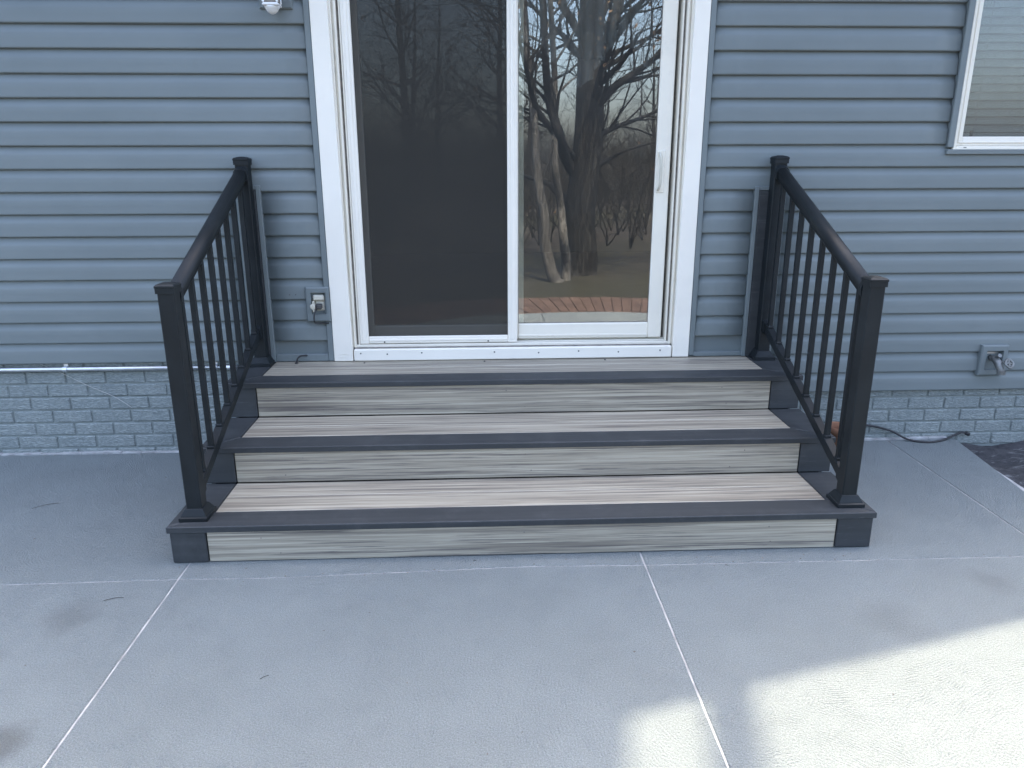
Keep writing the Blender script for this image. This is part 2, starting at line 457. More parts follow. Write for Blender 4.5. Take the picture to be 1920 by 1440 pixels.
# wall core behind siding (holes for door and window), foundation
def core(name, mat, *a): return box(name, mat, house, *a, c=.001)
core('wall', 'siding', XW0, -.716, .002, .14, .4905, 2.95)
core('wall', 'siding', .905, 2.17, .002, .14, .30, 2.95)
core('wall', 'siding', 3.12, XW1, .002, .14, .30, 2.95)
core('wall', 'siding', 2.17, 3.12, .002, .14, .30, 1.475)
core('wall', 'siding', 2.17, 3.12, .002, .14, 2.61, 2.95)
core('wall', 'siding', -.716, .905, .002, .14, 2.62, 2.95)
core('foundation', 'painted_mortar', XW0, XW1, .0115, .15, -.30, .298)
MB().box(XW0, -1.09, .0115, .10, .2985, .49).build('mortar', 'painted_mortar', house)
core('wall', 'siding', XW0, XW0+.14, .141, 7, -.2, 2.95); core('wall', 'siding', XW1-.14, XW1, .141, 7, -.2, 2.95); core('wall', 'siding', XW0, XW1, 7, 7.14, -.2, 2.95)
# bricks
bm_cache = []
for q in range(5):
    L = .1925-.009; vv, ff = boxvf(-L/2, L/2, 0, .014, -.0292, .0292, c=.004)
    vv = [(x+random.uniform(-.0012, .0012), y+random.uniform(-.001, .001), z+random.uniform(-.0012, .0012)) for x, y, z in vv]
    me = bpy.data.meshes.new('brick'); me.from_pydata(vv, [], ff); me.materials.append(MAT['painted_brick']); bm_cache.append(me)
for r in range(-1, 8):
    zc = .4668-.0675*r          # centre of row
    off = .0963 if r % 2 else 0
    for side in (0, 1):
        x0, x1 = ((-3.4, -1.10) if side == 0 else (1.30, 3.6))
        if side == 1 and zc > .29: continue
        if side == 0 and zc < -.03: continue
        st = -3.466 if side == 0 else 1.303
        k = 0
        while True:
            xc = st+off+k*.1925; k += 1
            if xc > x1: break
            o = link('brick', random.choice(bm_cache), None, house); o.location = (xc, .0045+random.uniform(-.001, .001), zc)
# j-channels round door, boards and window
def chan(*a): return box('trim_channel', 'siding', house, *a, c=.0025)
chan(-.820, -.7925, -.021, .004, .474, 2.70); chan(.9775, 1.004, -.021, .004, .480, 2.70)
chan(-1.0755, -.8205, -.020, .004, .474, .509); chan(1.0045, 1.2475, -.020, .004, .474, .496)
chan(-1.098, -1.076, -.030, .004, .474, 1.318); chan(-1.190, -1.168, -.030, .004, .474, 1.318); chan(-1.1675, -1.0985, -.028, .004, 1.297, 1.3175)
chan(1.246, 1.266, -.030, .004, .474, 1.304); chan(1.376, 1.396, -.030, .004, .474, 1.304); chan(1.2665, 1.3755, -.028, .004, 1.285, 1.3035)
# ---- door trim and sliding door
def wtrim(*a, c=.003): return box('door_trim', 'white_trim', house, *a, c=c)
def quadprism(name, mat, par, poly, y0, y1):
    n = len(poly); v = [(x, y0, z) for x, z in poly]+[(x, y1, z) for x, z in poly]
    f = [list(range(n)), [n+i for i in range(n)][::-1]]+[[i, i+n, (i+1) % n+n, (i+1) % n] for i in range(n)]
    o = mesh(name, local(par, v), f, mat, par)
    b = o.modifiers.new('bevel', 'BEVEL'); b.width = .003; b.segments = 2
    return o
quadprism('door_trim', 'white_trim', house, [(-.7915, .4735), (-.699, .4735), (-.699, .56), (-.718, 2.62), (-.7915, 2.70)], -.026, .02)
quadprism('door_trim', 'white_trim', house, [(.976, .4735), (.976, 2.70), (.908, 2.62), (.894, .56), (.894, .4735)], -.026, .02)
wtrim(-.717, .907, -.026, .02, 2.621, 2.70)
# crumpled bottom end of the left trim wrap
for (xx, zz, w) in ((-.735, .507, .06), (-.752, .494, .05)):
    MB().tube(smooth_curve([(xx-w/2, -.0262, zz), (xx, -.0275, zz+.004), (xx+w/2, -.0262, zz-.004)]), .0012, 5).build('crease', 'white_trim', house, True)
dr = mesh('sliding_door', *(lambda m: (m.v, m.f))(MB().box(-.699, .893, .100, .135, .477, .530).box(-.74, .93, .100, .135, 2.60, 2.66)), 'cream_vinyl', house)
def dp(name, mat, *a, c=.0025): return MB().box(*a, c=c).build(name, mat, dr)
# sill nosing, track ribs
dp('sill', 'white_trim', -.694, .889, -.030, .10, .474, .532, c=.004)
dp('sill_seam', 'grime', -.690, .886, -.010, .098, .5315, .5355)
for k, (y, z) in enumerate(((.004, .549), (.030, .553), (.056, .557))):
    dp('track', 'cream_vinyl', -.690, .886, y, y+.007, .5352, z, c=.0015)
for x in (-.66, -.53, -.36, .0, .22, .42, .62, .83):
    MB().lathe((x, -.0302, .509+random.uniform(-.004, .004)), [(.0038, .001), (.0038, -.0008), (.002, -.0016)], 10, 'y').build('screw', 'screw', dr)
# jambs: stepped mouldings
for s in (0, 1):
    X = (lambda a, b: (a, b)) if s == 0 else (lambda a, b: (.194-b, .194-a))
    for a, b, y0, m in ((-.7165, -.702, -.012, 'cream_vinyl'), (-.7015, -.694, .004, 'cream_vinyl'), (-.6935, -.683, -.004, 'cream_vinyl'), (-.6825, -.674, .016, 'grime'), (-.6735, -.667, .008, 'cream_vinyl')):
        x0, x1 = X(a, b); dp('jamb', m, x0, x1, y0, .099, .536, 2.60, c=.0015)
# insect screen panel (left, outer track)
YS = .006
def sp(name, *a, c=.003): return MB().box(*a, c=c).build(name, 'white_trim', dr)
sp('screen_stile', -.6655, -.622, YS, YS+.016, .552, 2.59); sp('screen_stile', .0685, .1145, YS, YS+.016, .552, 2.59)
sp('screen_stile', -.652, -.636, YS-.004, YS, .57, 2.58, c=.0018); sp('screen_stile', .084, .100, YS-.004, YS, .57, 2.58, c=.0018)
sp('screen_rail', -.6215, .068, YS+.0005, YS+.0155, .5535, .589); sp('screen_rail', -.6215, .068, YS+.0005, YS+.0155, 2.555, 2.589)
sp('screen_rail', -.620, .066, YS-.003, YS+.0005, .566, .575, c=.0012)
for x in (-.545, -.03):
    MB().lathe((x, YS+.0003, .5605), [(.0042, .001), (.0042, -.0008), (.002, -.0016)], 10, 'y').build('screw', 'screw', dr)
mesh('insect_screen', [(-.622, YS+.009, .588), (.0685, YS+.009, .588), (.0685, YS+.009, 2.556), (-.622, YS+.009, 2.556)], [[0, 1, 2, 3]], 'insect_screen', dr)
# left fixed pane
def pane(x0, x1, z0, z1, y): MB().box(x0, x1, y, y+.006, z0, z1, c=.0005).build('glass_pane', 'glass', dr)
def cs(name, *a): return MB().box(*a, c=.004).build(name, 'cream_vinyl', dr)
pane(-.600, .09, .63, 2.53, .075)
cs('sash_stile', -.663, -.600, .064, .094, .536, 2.598); cs('sash_stile', .0905, .150, .064, .094, .536, 2.598)
cs('sash_rail', -.5995, .090, .0645, .0935, .536, .63); cs('sash_rail', -.5995, .090, .0645, .0935, 2.53, 2.598)
# right sash (in front of the fixed pane)
pane(.121, .776, .640, 2.53, .043)
cs('sash_stile', .0755, .121, .032, .060, .562, 2.597); cs('sash_stile', .776, .845, .032, .060, .562, 2.597)
cs('sash_rail', .1215, .7755, .0325, .0595, .562, .640); cs('sash_rail', .1215, .7755, .0325, .0595, 2.53, 2.597)
MB().box(.1215, .7755, .029, .0325, .575, .585, c=.001).build('sash_rail', 'cream_vinyl', dr)
for a in ((.1205, .7765, .0418, .0428, .6395, .6432), (.1205, .7765, .0418, .0428, 2.5275, 2.531), (.1208, .1240, .0418, .0428, .6433, 2.5270), (.7733, .7762, .0418, .0428, .6433, 2.5270)):
    MB().box(*a, c=.0003).build('gasket', 'grime', dr)
# handle on the right sash stile: slim pull loop
hz0, hz1 = 1.285, 1.46
MB().tube(smooth_curve([(.792, .032, hz0), (.792, .014, hz0+.012), (.795, .006, hz0+.04), (.795, .006, hz1-.04), (.792, .014, hz1-.012), (.792, .032, hz1)]), .0065, 8).build('handle', 'beige_plastic', dr, True)
MB().box(.781, .818, .0275, .032, hz0-.01, hz1+.01, c=.002).build('handle', 'cream_vinyl', dr)
# ---- window
wn = mesh('window', *(lambda m: (m.v, m.f))(MB().box(2.178, 2.192, -.024, .06, 1.470, 2.62, c=.003).box(3.098, 3.112, -.024, .06, 1.470, 2.62, c=.003).box(2.1925, 3.0975, -.0235, .06, 1.470, 1.485, c=.003).box(2.1925, 3.0975, -.0235, .06, 2.605, 2.62, c=.003)), 'cream_vinyl', house)
def wp(name, mat, *a, c=.003): return MB().box(*a, c=c).build(name, mat, wn)
wp('frame', 'cream_vinyl', 2.1925, 2.222, -.016, .05, 1.4855, 2.6045); wp('frame', 'cream_vinyl', 3.068, 3.0975, -.016, .05, 1.4855, 2.6045)
wp('frame', 'white_trim', 2.2225, 3.0675, -.0155, .05, 1.4855, 1.527); wp('frame', 'white_trim', 2.2225, 3.0675, -.0155, .05, 2.562, 2.6045)
wp('bead', 'cream_vinyl', 2.2, 2.206, -.020, -.0155, 1.50, 2.59, c=.001); wp('bead', 'cream_vinyl', 2.207, 3.09, -.020, -.0155, 1.498, 1.503, c=.001)
wp('weep_slot', 'screw', 2.228, 2.242, -.0247, -.0236, 1.4755, 1.4795, c=.0003)
wp('screen', 'window_screen', 2.2225, 3.0675, .004, .0045, 1.5275, 2.5615, c=.0001)
wp('glass_pane', 'glass', 2.2225, 3.0675, .020, .026, 1.5275, 2.5615, c=.0005)
for a in ((2.148, 2.1775, -.029, .004, 1.4775, 2.65), (3.1125, 3.142, -.029, .004, 1.4775, 2.65)): wp('channel', 'siding', *a)
wp('channel', 'siding', 2.148, 3.142, -.0295, .004, 1.446, 1.4690); wp('channel', 'siding', 2.148, 3.142, -.0295, .004, 2.6505, 2.68)
wp('caulk', 'cream_vinyl', 2.176, 3.11, -.026, -.010, 1.4680, 1.4765, c=.002)
# ---- roof: unseen, shaped for its shadow on the patio; gable over the door with rake, eave, chimney and flue
k_ = math.cos(SUN_AZ)/math.tan(SUN_EL); sx_ = math.sin(SUN_AZ)/math.tan(SUN_EL); YR = -.30
def occ(xs, ys):
    z = (YR-ys)/k_; return xs+sx_*z, z
(xa, za), (xb, zb) = occ(.33, -2.0), occ(1.66, -1.63)  # gable rake traced back from the shadow edge wanted on the patio
sl_ = (za-zb)/(xb-xa)
def zr(x): return za-sl_*(x-xa)
xl, xp = 2.05, -.70; zp = zr(xp); xm = 2*xp-xl
def slabroof(name, x0, z0, x1, z1, y0, y1, t, mat, par):
    v = [(x0, y0, z0), (x1, y0, z1), (x1, y1, z1), (x0, y1, z0)]; v = v+[(a, b, c+t) for a, b, c in v]
    return mesh(name, v, [[3, 2, 1, 0], [4, 5, 6, 7], [0, 1, 5, 4], [1, 2, 6, 5], [2, 3, 7, 6], [3, 0, 4, 7]], mat, par)
rf = slabroof('roof', xl, zr(xl)-.16, xp, zp-.16, YR, 4, .16, 'shingle', house)
slabroof('roof_slope', xm, zr(xl)-.16, xp, zp-.16, YR, 4, .16, 'shingle', rf)
v = [(XW0-.3, -.18, 2.56), (XW1+.3, -.18, 2.56), (XW1+.3, 3.6, 4.05), (XW0-.3, 3.6, 4.05), (XW1+.3, 7.4, 2.56), (XW0-.3, 7.4, 2.56)]
n6 = len(v); v += [(a, b, c+.1) for a, b, c in v]
mesh('roof_slope', v, [[3, 2, 1, 0], [5, 4, 2, 3], [6, 7, 8, 9], [9, 8, 10, 11], [0, 1, 7, 6], [5, 11, 10, 4], [0, 6, 9, 3], [3, 9, 11, 5], [1, 2, 8, 7], [2, 4, 10, 8]], 'shingle', rf)
mesh('soffit', [(XW0-.3, -.178, 2.755), (XW1+.3, -.178, 2.755), (XW1+.3, .1, 2.755), (XW0-.3, .1, 2.755)], [[3, 2, 1, 0]], 'white_trim', rf)
mesh('gable_wall', [(xm+.25, .0, 2.6), (xl-.25, .0, 2.6), (xp, .0, zp-.2)], [[0, 1, 2]], 'siding', house)
MB().box(-.15, .795, .25, .85, 3.0, 5.9, c=.01).box(-.18, .825, .22, .88, 5.9, 6.0, c=.01).build('shadow_chimney', 'chimney_brick', rf)  # unseen, added so its shadow bounds the sun patch on the left
MB().tube([(1.075, .3, 3.0), (1.075, .3, 5.6)], .070, 14).lathe((1.075, .3, 5.6), [(.06, 0), (.12, .03), (.12, .06), (.02, .12)], 14).build('flue_pipe', 'galvanised', rf)
# ---- room behind
room = thing('room', (0, 0, 0), kind='structure')
mesh('floor', [(-3, .141, .475), (3.4, .141, .475), (3.4, 4.5, .475), (-3, 4.5, .475)], [[0, 1, 2, 3]], 'room_floor', room)
mesh('ceiling', [(-3, .141, 2.9), (3.4, .141, 2.9), (3.4, 4.5, 2.9), (-3, 4.5, 2.9)], [[3, 2, 1, 0]], 'room_wall', room)
mesh('back_wall', [(-3, 4.5, .475), (3.4, 4.5, .475), (3.4, 4.5, 2.9), (-3, 4.5, 2.9)], [[0, 1, 2, 3]], 'room_wall', room)
for x in (-3, 3.4): mesh('side_wall', [(x, .141, .475), (x, 4.5, .475), (x, 4.5, 2.9), (x, .141, 2.9)], [[0, 1, 2, 3]], 'room_wall', room)
# curtain: gathered valance behind the right-hand pane
v = []; f = []; n = 80
for i in range(n+1):
    x = .13+.66*i/n; w = .022*math.sin(i*.9)+.012*math.sin(i*.41+1)
    for j in range(9):
        t = j/8; zb_ = 1.86+.10*math.sin(i*.12+.6)
        v.append((x+.01*math.sin(i*.9+1.3)*t, .20+w*(.5+.5*t), 2.56*(1-t)+zb_*t))
for i in range(n):
    for j in range(8):
        a = i*9+j; f.append([a, a+1, a+10, a+9])
tag(mesh('curtain', v, f, 'curtain', None, True), 'pale gathered valance curtain hanging inside the clear glass panel of sliding door', 'curtain')
# blind in the window
bl = thing('window_blind', (2.645, .07, 1.53), 'white horizontal slat blind closed behind the small white framed window', 'blind')
sv = []; sf = []
for i in range(2):
    x = -.415+.83*i
    for j in range(5):
        t = j/4-.5; sv.append((x, .026*t-.003*(1-4*t*t), .0305*t))
for j in range(4): sf.append([j, j+5, j+6, j+1])
sme = bpy.data.meshes.new('slat'); sme.from_pydata(sv, [], sf); sme.materials.append(MAT['blind_white'])
for k in range(28):
    o = link('slat', sme, None, bl); o.location = (random.uniform(-.002, .002), 0, .035+k*.0365); o.rotation_euler = (random.uniform(-.05, .05), random.uniform(-.003, .003), 0)
    for p in sme.polygons: p.use_smooth = True
box('bottom_rail', 'blind_white', bl, 2.23, 3.06, .060, .078, 1.531, 1.545)
for x in (2.31, 2.98): box('tilt_cord', 'string', bl, x, x+.002, .050, .052, 1.535, 2.55, c=.0003)
box('rail_clip', 'screw', bl, 2.300, 2.314, .054, .060, 1.530, 1.556, c=.001)

# ---------------------------------------------------------------- steps
XL, XR, XLO, XRO = -1.0818, 1.2726, -1.2105, 1.4085
YRI = [-1.1318, -.7513, -.3781]; HH = [.149, .3079, .4712]; NO, TH, FWD = .008, .024, .1235
st = thing('porch_steps', (.1, -.56, 0), 'three step composite porch stair with grey streaked boards and charcoal borders', 'steps')
for i in range(3):
    yr, h = YRI[i], HH[i]; zb_ = 0 if i == 0 else HH[i-1]; yb = YRI[i+1] if i < 2 else -.003
    g1 = .0015
    z0r = zb_+.002 if i else .003
    box('riser_board', 'grey_composite', st, XL+.003, XR-.003, yr, yr+.02, z0r, h-TH-.001, c=.002)
    box('corner_board', 'charcoal_composite', st, XLO, XL-.001, yr-.004, yr+.02, z0r, h-TH-.001, c=.003)
    box('corner_board', 'charcoal_composite', st, XR+.001, XRO, yr-.004, yr+.02, z0r, h-TH-.001, c=.003)
    yn = yr-NO; yi = yn+FWD
    # mitred border: front and two sides
    xo0, xo1 = XLO-NO, XRO+NO
    def bd(poly): MB().prism(poly, h-TH, h, .003).build('border_board', 'charcoal_composite', st)
    bd([(xo0, yn), (xo1, yn), (XR+g1, yi-g1), (XL-g1, yi-g1)])
    bd([(xo0, yn+g1*2), (XL-g1*1.5, yi+g1), (XL-g1*1.5, yb-.001), (xo0, yb-.001)])
    bd([(XR+g1*1.5, yi+g1), (xo1, yn+g1*2), (xo1, yb-.001), (XR+g1*1.5, yb-.001)])
    w = (yb-.001-yi)/2
    for j in range(2):
        MB().prism([(XL+g1, yi+j*w+g1*.6), (XR-g1, yi+j*w+g1*.6), (XR-g1, yi+(j+1)*w-g1*.6), (XL+g1, yi+(j+1)*w-g1*.6)], h-TH, h-.0005, .002).build('tread_board', 'grey_composite', st)
    for x0, x1 in ((XLO+.002, XLO+.022), (XRO-.022, XRO-.002)):
        box('side_skirt', 'charcoal_composite', st, x0, x1, yr+.021, -.035, z0r, h-TH-.001)
    for x in (XL+.25, .1, XR-.25):
        for zz in (z0r+.03, h-TH-.03):
            MB().lathe((x+random.uniform(-.06, .06), yr-.0002, zz), [(.0028, .001), (.0028, -.0006), (.001, -.001)], 8, 'y').build('screw', 'grime', st)
for x in (-.64, -.05, .55):
    MB().lathe((x, -.055, HH[2]-.0006), [(.005, 0), (.005, .003), (.003, .004)], 8).build('screw', 'screw', st)
# support frame inside
MB().box(XLO+.03, XRO-.03, YRI[2]+.03, -.04, .004, HH[2]-TH-.004).box(XLO+.03, XRO-.03, YRI[1]+.03, YRI[2]+.018, .004, HH[1]-TH-.004).box(XLO+.03, XRO-.03, YRI[0]+.03, YRI[1]+.018, .004, HH[0]-TH-.004).build('inner_frame', 'black_metal', st)

# ---------------------------------------------------------------- railings
def rbox(v0, a, b, w, h):
    """bar from a to b in the yz-plane, width w in x, section height h measured perpendicular"""
def railing(xc, xbase, inner, label):
    t = thing('railing', (xc, -.55, 0), label, 'railing', None)
    P = .0285; yf, ybk = -1.049, -.0615
    def post(y, z0, z1):
        MB().box(xc-P, xc+P, y-P, y+P, z0+.003, z1, c=.004).build('post', 'black_metal', t)
        MB().lathe((xc, y, z0), [(.052*1.414, .0012), (.052*1.414, .014), (.046*1.414, .017), (.044*1.414, .022), (.033*1.414, .042), (.030*1.414, .044)], 4).build('base_flange', 'black_metal', t)
        q = 1.414
        MB().lathe((xc, y, z1-.012), [(.0322*q, -.008), (.0322*q, .010), (.0335*q, .012), (.0335*q, .018), (.028*q, .023), (.010*q, .028)], 4).build('post_cap', 'black_metal', t)
    post(yf, HH[0], 1.012); post(ybk, HH[2], 1.428)
    s = .4315
    def bar(name, zc, y0, y1, prof, mat='black_metal'):
        # prof: (x, n) section; extruded along the slope between the vertical planes y0, y1
        c = math.cos(math.atan(s)); v = []; n = len(prof)
        for y in (y0, y1):
            z = zc+s*(y+.55)
            for (px, pn) in prof: v.append((xc+px, y, z+pn/c))
        f = [[i, (i+1) % n, (i+1) % n+n, i+n] for i in range(n)]+[list(range(n))[::-1], [n+i for i in range(n)]]
        o = mesh(name, local(t, v), f, mat, t)
        return o
    # bread-loaf top rail with a narrower channel below
    top = [(-.023, -.020), (.023, -.020), (.025, -.012), (.027, .000), (.0265, .008), (.023, .016), (.016, .0215), (.007, .0238), (-.007, .0238), (-.016, .0215), (-.023, .016), (-.0265, .008), (-.027, .000), (-.025, -.012)]
    zt = 1.176
    o = bar('top_rail', zt, yf+P+.001, ybk-P-.001, top)
    for p in o.data.polygons:
        if len(p.vertices) == 4: p.use_smooth = True
    bar('rail_channel', zt-.026, yf+P+.001, ybk-P-.001, [(-.016, -.009), (.016, -.009), (.016, .007), (-.016, .007)])
    big = [(x*1.16, n*1.16) for x, n in top]
    bar('rail_bracket', zt-.002, ybk-P-.028, ybk-P-.0005, big); bar('rail_bracket', zt-.002, yf+P+.0005, yf+P+.024, big)
    zb_ = .448
    bot = [(-.016, -.020), (.016, -.020), (.0165, -.018), (.0165, .018), (.015, .020), (-.015, .020), (-.0165, .018), (-.0165, -.018)]
    bar('bottom_rail', zb_, yf+P+.001, ybk-P-.001, bot)
    big = [(x*1.3, n*1.22) for x, n in bot]
    bar('rail_bracket', zb_, ybk-P-.030, ybk-P-.0005, big); bar('rail_bracket', zb_, yf+P+.0005, yf+P+.028, big)
    for k in range(8):
        y = -.140-.1165*k; b = .0102
        z0 = zb_+s*(y+.55)+.018; z1 = zt-.033+s*(y+.55)
        MB().box(xc-b, xc+b, y-b, y+b, z0, z1, c=.002).build('baluster', 'black_metal', t)
        m = MB(); m.box(xc-.014, xc+.014, y-.013, y+.013, z0-.002, z0+.010, c=.003); m.build('baluster_boot', 'black_metal', t)
    # support foot between bottom rail and bottom tread
    return t
railing(-1.134, 0, 1, 'black metal stair railing on the outlet side of the porch steps')
railing(1.336, 0, -1, 'black metal stair railing on the hose tap side of the porch steps')
# charcoal boards fixed to the wall behind the upper posts
tag(box('wall_board', 'charcoal_composite', None, -1.1665, -1.0995, -.031, -.001, .4725, 1.2955), 'narrow charcoal board on siding behind upper railing post beside the outlet', 'board')
tag(box('wall_board', 'charcoal_composite', None, 1.2675, 1.3745, -.031, -.001, .4725, 1.2835), 'charcoal board on siding behind the upper railing post on hose tap side', 'board')

# ---------------------------------------------------------------- fixtures on the wall
def frame_plate(name, par, x0, x1, z0, z1, ix0, ix1, iz0, iz1, y, d, mat):
    m = MB(); o = [(x0, z0), (x1, z0), (x1, z1), (x0, z1)]; i = [(ix0, iz0), (ix1, iz0), (ix1, iz1), (ix0, iz1)]
    c = .006; oi = [(x0+c, z0+c), (x1-c, z0+c), (x1-c, z1-c), (x0+c, z1-c)]
    v = [(x, -.001, z) for x, z in o]+[(x, y+.006, z) for x, z in o]+[(x, y, z) for x, z in oi]+[(x, y, z) for x, z in i]+[(x, y+d, z) for x, z in i]
    f = []
    for a in range(4):
        for k in range(4):
            b = (k+1) % 4; f.append([a*4+k, a*4+b, a*4+4+b, a*4+4+k])
    m.add(v, f); return m.build(name, mat, par)
ot = thing('electrical_outlet', (-.847, -.03, .76), 'beige outdoor outlet in grey mounting block with a plugged black cord', 'outlet')
frame_plate('mounting_block', ot, -.907, -.7935, .676, .844, -.881, -.810, .713, .818, -.036, .026, 'siding')
box('cover_plate', 'beige_plastic', ot, -.8805, -.8105, -.0140, -.009, .7135, .8175)
box('receptacle_cover', 'beige_plastic', ot, -.873, -.820, -.034, -.0145, .778, .806, c=.006)
MB().box(-.874, -.866, -.050, -.016, .726, .778, c=.003).lathe((-.872, -.05, .752), [(.004, 0), (.014, .003), (.014, .010), (.004, .012)], 12, 'y').build('flip_cover', 'beige_plastic', ot)
box('socket', 'beige_plastic', ot, -.864, -.822, -.022, -.0143, .728, .774, c=.006)
pl = box('plug', 'black_rubber', ot, -.862, -.830, -.052, -.0225, .738, .764, c=.005)
box('plug_body', 'screw', ot, -.850, -.828, -.056, -.0525, .742, .762, c=.002)
cp = smooth_curve([(-.853, -.045, .742), (-.862, -.058, .725), (-.868, -.058, .700), (-.868, -.050, .676), (-.858, -.036, .670), (-.83, -.027, .668), (-.806, -.0245, .666)])
MB().tube(cp, .0033, 7).build('cord', 'black_rubber', ot, True)
tag(MB().tube(smooth_curve([(-.972, -.050, .470), (-.968, -.046, .492), (-.955, -.040, .506), (-.935, -.030, .507), (-.925, -.0175, .503)]), .0042, 7).lathe((-.972, -.05, .4705), [(.009, 0), (.009, .004), (.005, .008)], 10).build('cable_stub', 'black_rubber', None, True), 'short black cable stub curling up from deck boards below the outlet', 'cable')
for x in (-.985, -.956): MB().lathe((x, -.0178, .806), [(.003, .001), (.003, -.001)], 8, 'y').build('screw', 'screw', house)

sp_ = thing('hose_tap', (2.56, -.03, .43), 'outdoor hose tap in a grey recessed siding block near the soil bed', 'tap')
frame_plate('mounting_block', sp_, 2.487, 2.628, .356, .516, 2.514, 2.602, .386, .487, -.040, .034, 'siding')
box('back_plate', 'galvanised', sp_, 2.5145, 2.6015, -.006, -.002, .3865, .4865)
MB().tube([(2.555, -.004, .445), (2.555, -.05, .445)], .015, 12).tube(smooth_curve([(2.555, -.04, .447), (2.553, -.07, .438), (2.556, -.09, .415), (2.562, -.10, .392)]), [.018]*24+[.0165], 12).build('spout', 'brass', sp_, True)
MB().lathe((2.562, -.101, .392), [(.020, -.012), (.020, .008), (.014, .012)], 12).build('hose_thread', 'brass', sp_)
MB().tube([(2.555, -.045, .447), (2.552, -.085, .474)], .010, 10).build('valve_stem', 'brass', sp_)
hw = MB()
ring_ = []
for k in range(17):
    a = 2*math.pi*k/16; rr = .019*(1+.10*math.cos(4*a)); ring_.append((2.587+rr*math.cos(a), -.112+.012*math.sin(a), .438+rr*math.sin(a)))
hw.tube(ring_, .006, 8, cap=False)
for a in (0, 1.57, 3.14, 4.71): hw.tube([(2.587, -.112, .438), (2.587+.019*math.cos(a), -.112+.010*math.sin(a), .438+.019*math.sin(a))], .005, 6)
hw.tube([(2.562, -.06, .440), (2.587, -.116, .438)], .007, 8)
hw.build('handwheel', 'brass', sp_, True)

lt = thing('wall_lantern', (-.932, -.05, 2.05), 'white outdoor wall lantern mounted on siding beside the door trim', 'lamp')
frame_plate('mounting_block', lt, -1.005, -.862, 2.058, 2.30, -.97, -.90, 2.12, 2.22, -.030, .02, 'siding')
box('back_plate', 'lamp_white', lt, -.965, -.905, -.034, -.010, 2.10, 2.25, c=.004)
x0, x1, y0, y1, zb0, zt0 = -.967, -.899, -.13, -.062, 2.066, 2.23
lm = MB()
for x in (x0, x1-.010):
    for y in (y0, y1-.010): lm.box(x, x+.010, y, y+.010, zb0, zt0, c=.003)
lm.box(x0, x1, y0, y1, zb0-.012, zb0, c=.004).box(x0, x1, y0, y1, zt0, zt0+.012, c=.004)
lm.build('lantern_frame', 'lamp_white', lt)
MB().box(x0+.004, x1-.004, y0+.004, y1-.004, zb0+.001, zt0-.001, c=.001).build('glass_pane', 'grime', lt)
MB().lathe((-.933, -.096, zb0-.012), [(.004, -.030), (.012, -.027), (.022, -.018), (.030, -.006), (.033, 0)], 20).build('bottom_finial', 'lamp_white', lt, True)
MB().lathe((-.933, -.096, zt0+.012), [(.046, 0), (.040, .03), (.02, .055), (.005, .065)], 20).build('lantern_roof', 'lamp_white', lt, True)
box('arm', 'lamp_white', lt, -.943, -.923, -.0625, -.034, 2.15, 2.17)

pp = thing('conduit_pipe', (-2.2, -.012, .45), 'thin galvanised conduit pipe running along brick base under siding', 'pipe')
MB().tube([(-4.5, -.012, .449), (-2.1, -.012, .448), (-1.34, -.012, .447)], .0115, 14).build('pipe', 'galvanised', pp, True)
MB().tube(smooth_curve([(-1.338, -.012, .447), (-1.30, -.012, .447), (-1.283, -.006, .445), (-1.278, .012, .444)]), .0135, 12).build('elbow', 'galvanised', pp, True)
for x in (-3.2, -2.105, -1.382):
    MB().tube([(x-.011, -.0121, .448), (x+.011, -.0121, .448)], .0145, 14).box(x-.011, x+.011, -.0035, .004, .455, .492, c=.001).build('strap', 'galvanised', pp)
    MB().lathe((x, -.0035, .480), [(.005, 0), (.004, -.003)], 8, 'y').build('screw', 'screw', pp)
tag(MB().tube(smooth_curve([(-2.24, .001, .478), (-2.14, -.002, .43), (-2.02, .001, .36), (-1.9, .001, .30), (-1.82, .001, .24)]), .0013, 5).build('loose_wire', 'string', None, True), 'thin loose wire drooping diagonally across the painted brick base', 'wire')

# pot, cord
pt = thing('flower_pot', (1.742, -.13, 0), 'small empty terracotta flower pot standing on concrete by the brick base', 'flower pot')
MB().lathe((1.742, -.13, .0005), [(.036, 0), (.040, .004), (.055, .098), (.062, .099), (.065, .128), (.060, .130), (.055, .126), (.050, .10), (.035, .01)], 24).build('pot', 'terracotta', pt, True)
tag(MB().tube(smooth_curve([(1.50, -.06, .09), (1.66, -.022, .075), (1.80, -.008, .09), (1.95, -.008, .085), (2.08, -.012, .055), (2.17, -.035, .012), (2.25, -.065, .005), (2.33, -.055, .006), (2.41, -.02, .012), (2.47, -.012, .035), (2.50, -.014, .030)]), .0055, 8).tube([(2.496, -.014, .032), (2.514, -.016, .026)], .010, 8).build('black_cord', 'black_rubber', None, True), 'black cord drooping from the brick base over the concrete edge', 'cord')
# a few leaf bits and twigs on the concrete
tw = [(-1.95, -.62, .5, .10), (-1.32, -1.37, .25, .06), (-.70, -1.80, .6, .025), (-.1, -1.17, .2, .012), (.82, -1.245, -.3, .012), (-2.0, -1.0, .8, .05)]
for k, (x, y, a, L) in enumerate(tw):
    d = Vector((math.cos(a), math.sin(a), 0))
    pts = [Vector((x, y, .003))+d*L*(t-.5)+Vector((0, .12*L*math.sin(t*3), 0)) for t in (0, .35, .7, 1)]
    tag(MB().tube(smooth_curve(pts, 3), .0009, 5).build('dry_twig', 'twig_bark'), 'thin dry twig lying on the pale concrete patio', 'twig', 'dry twigs on the patio')

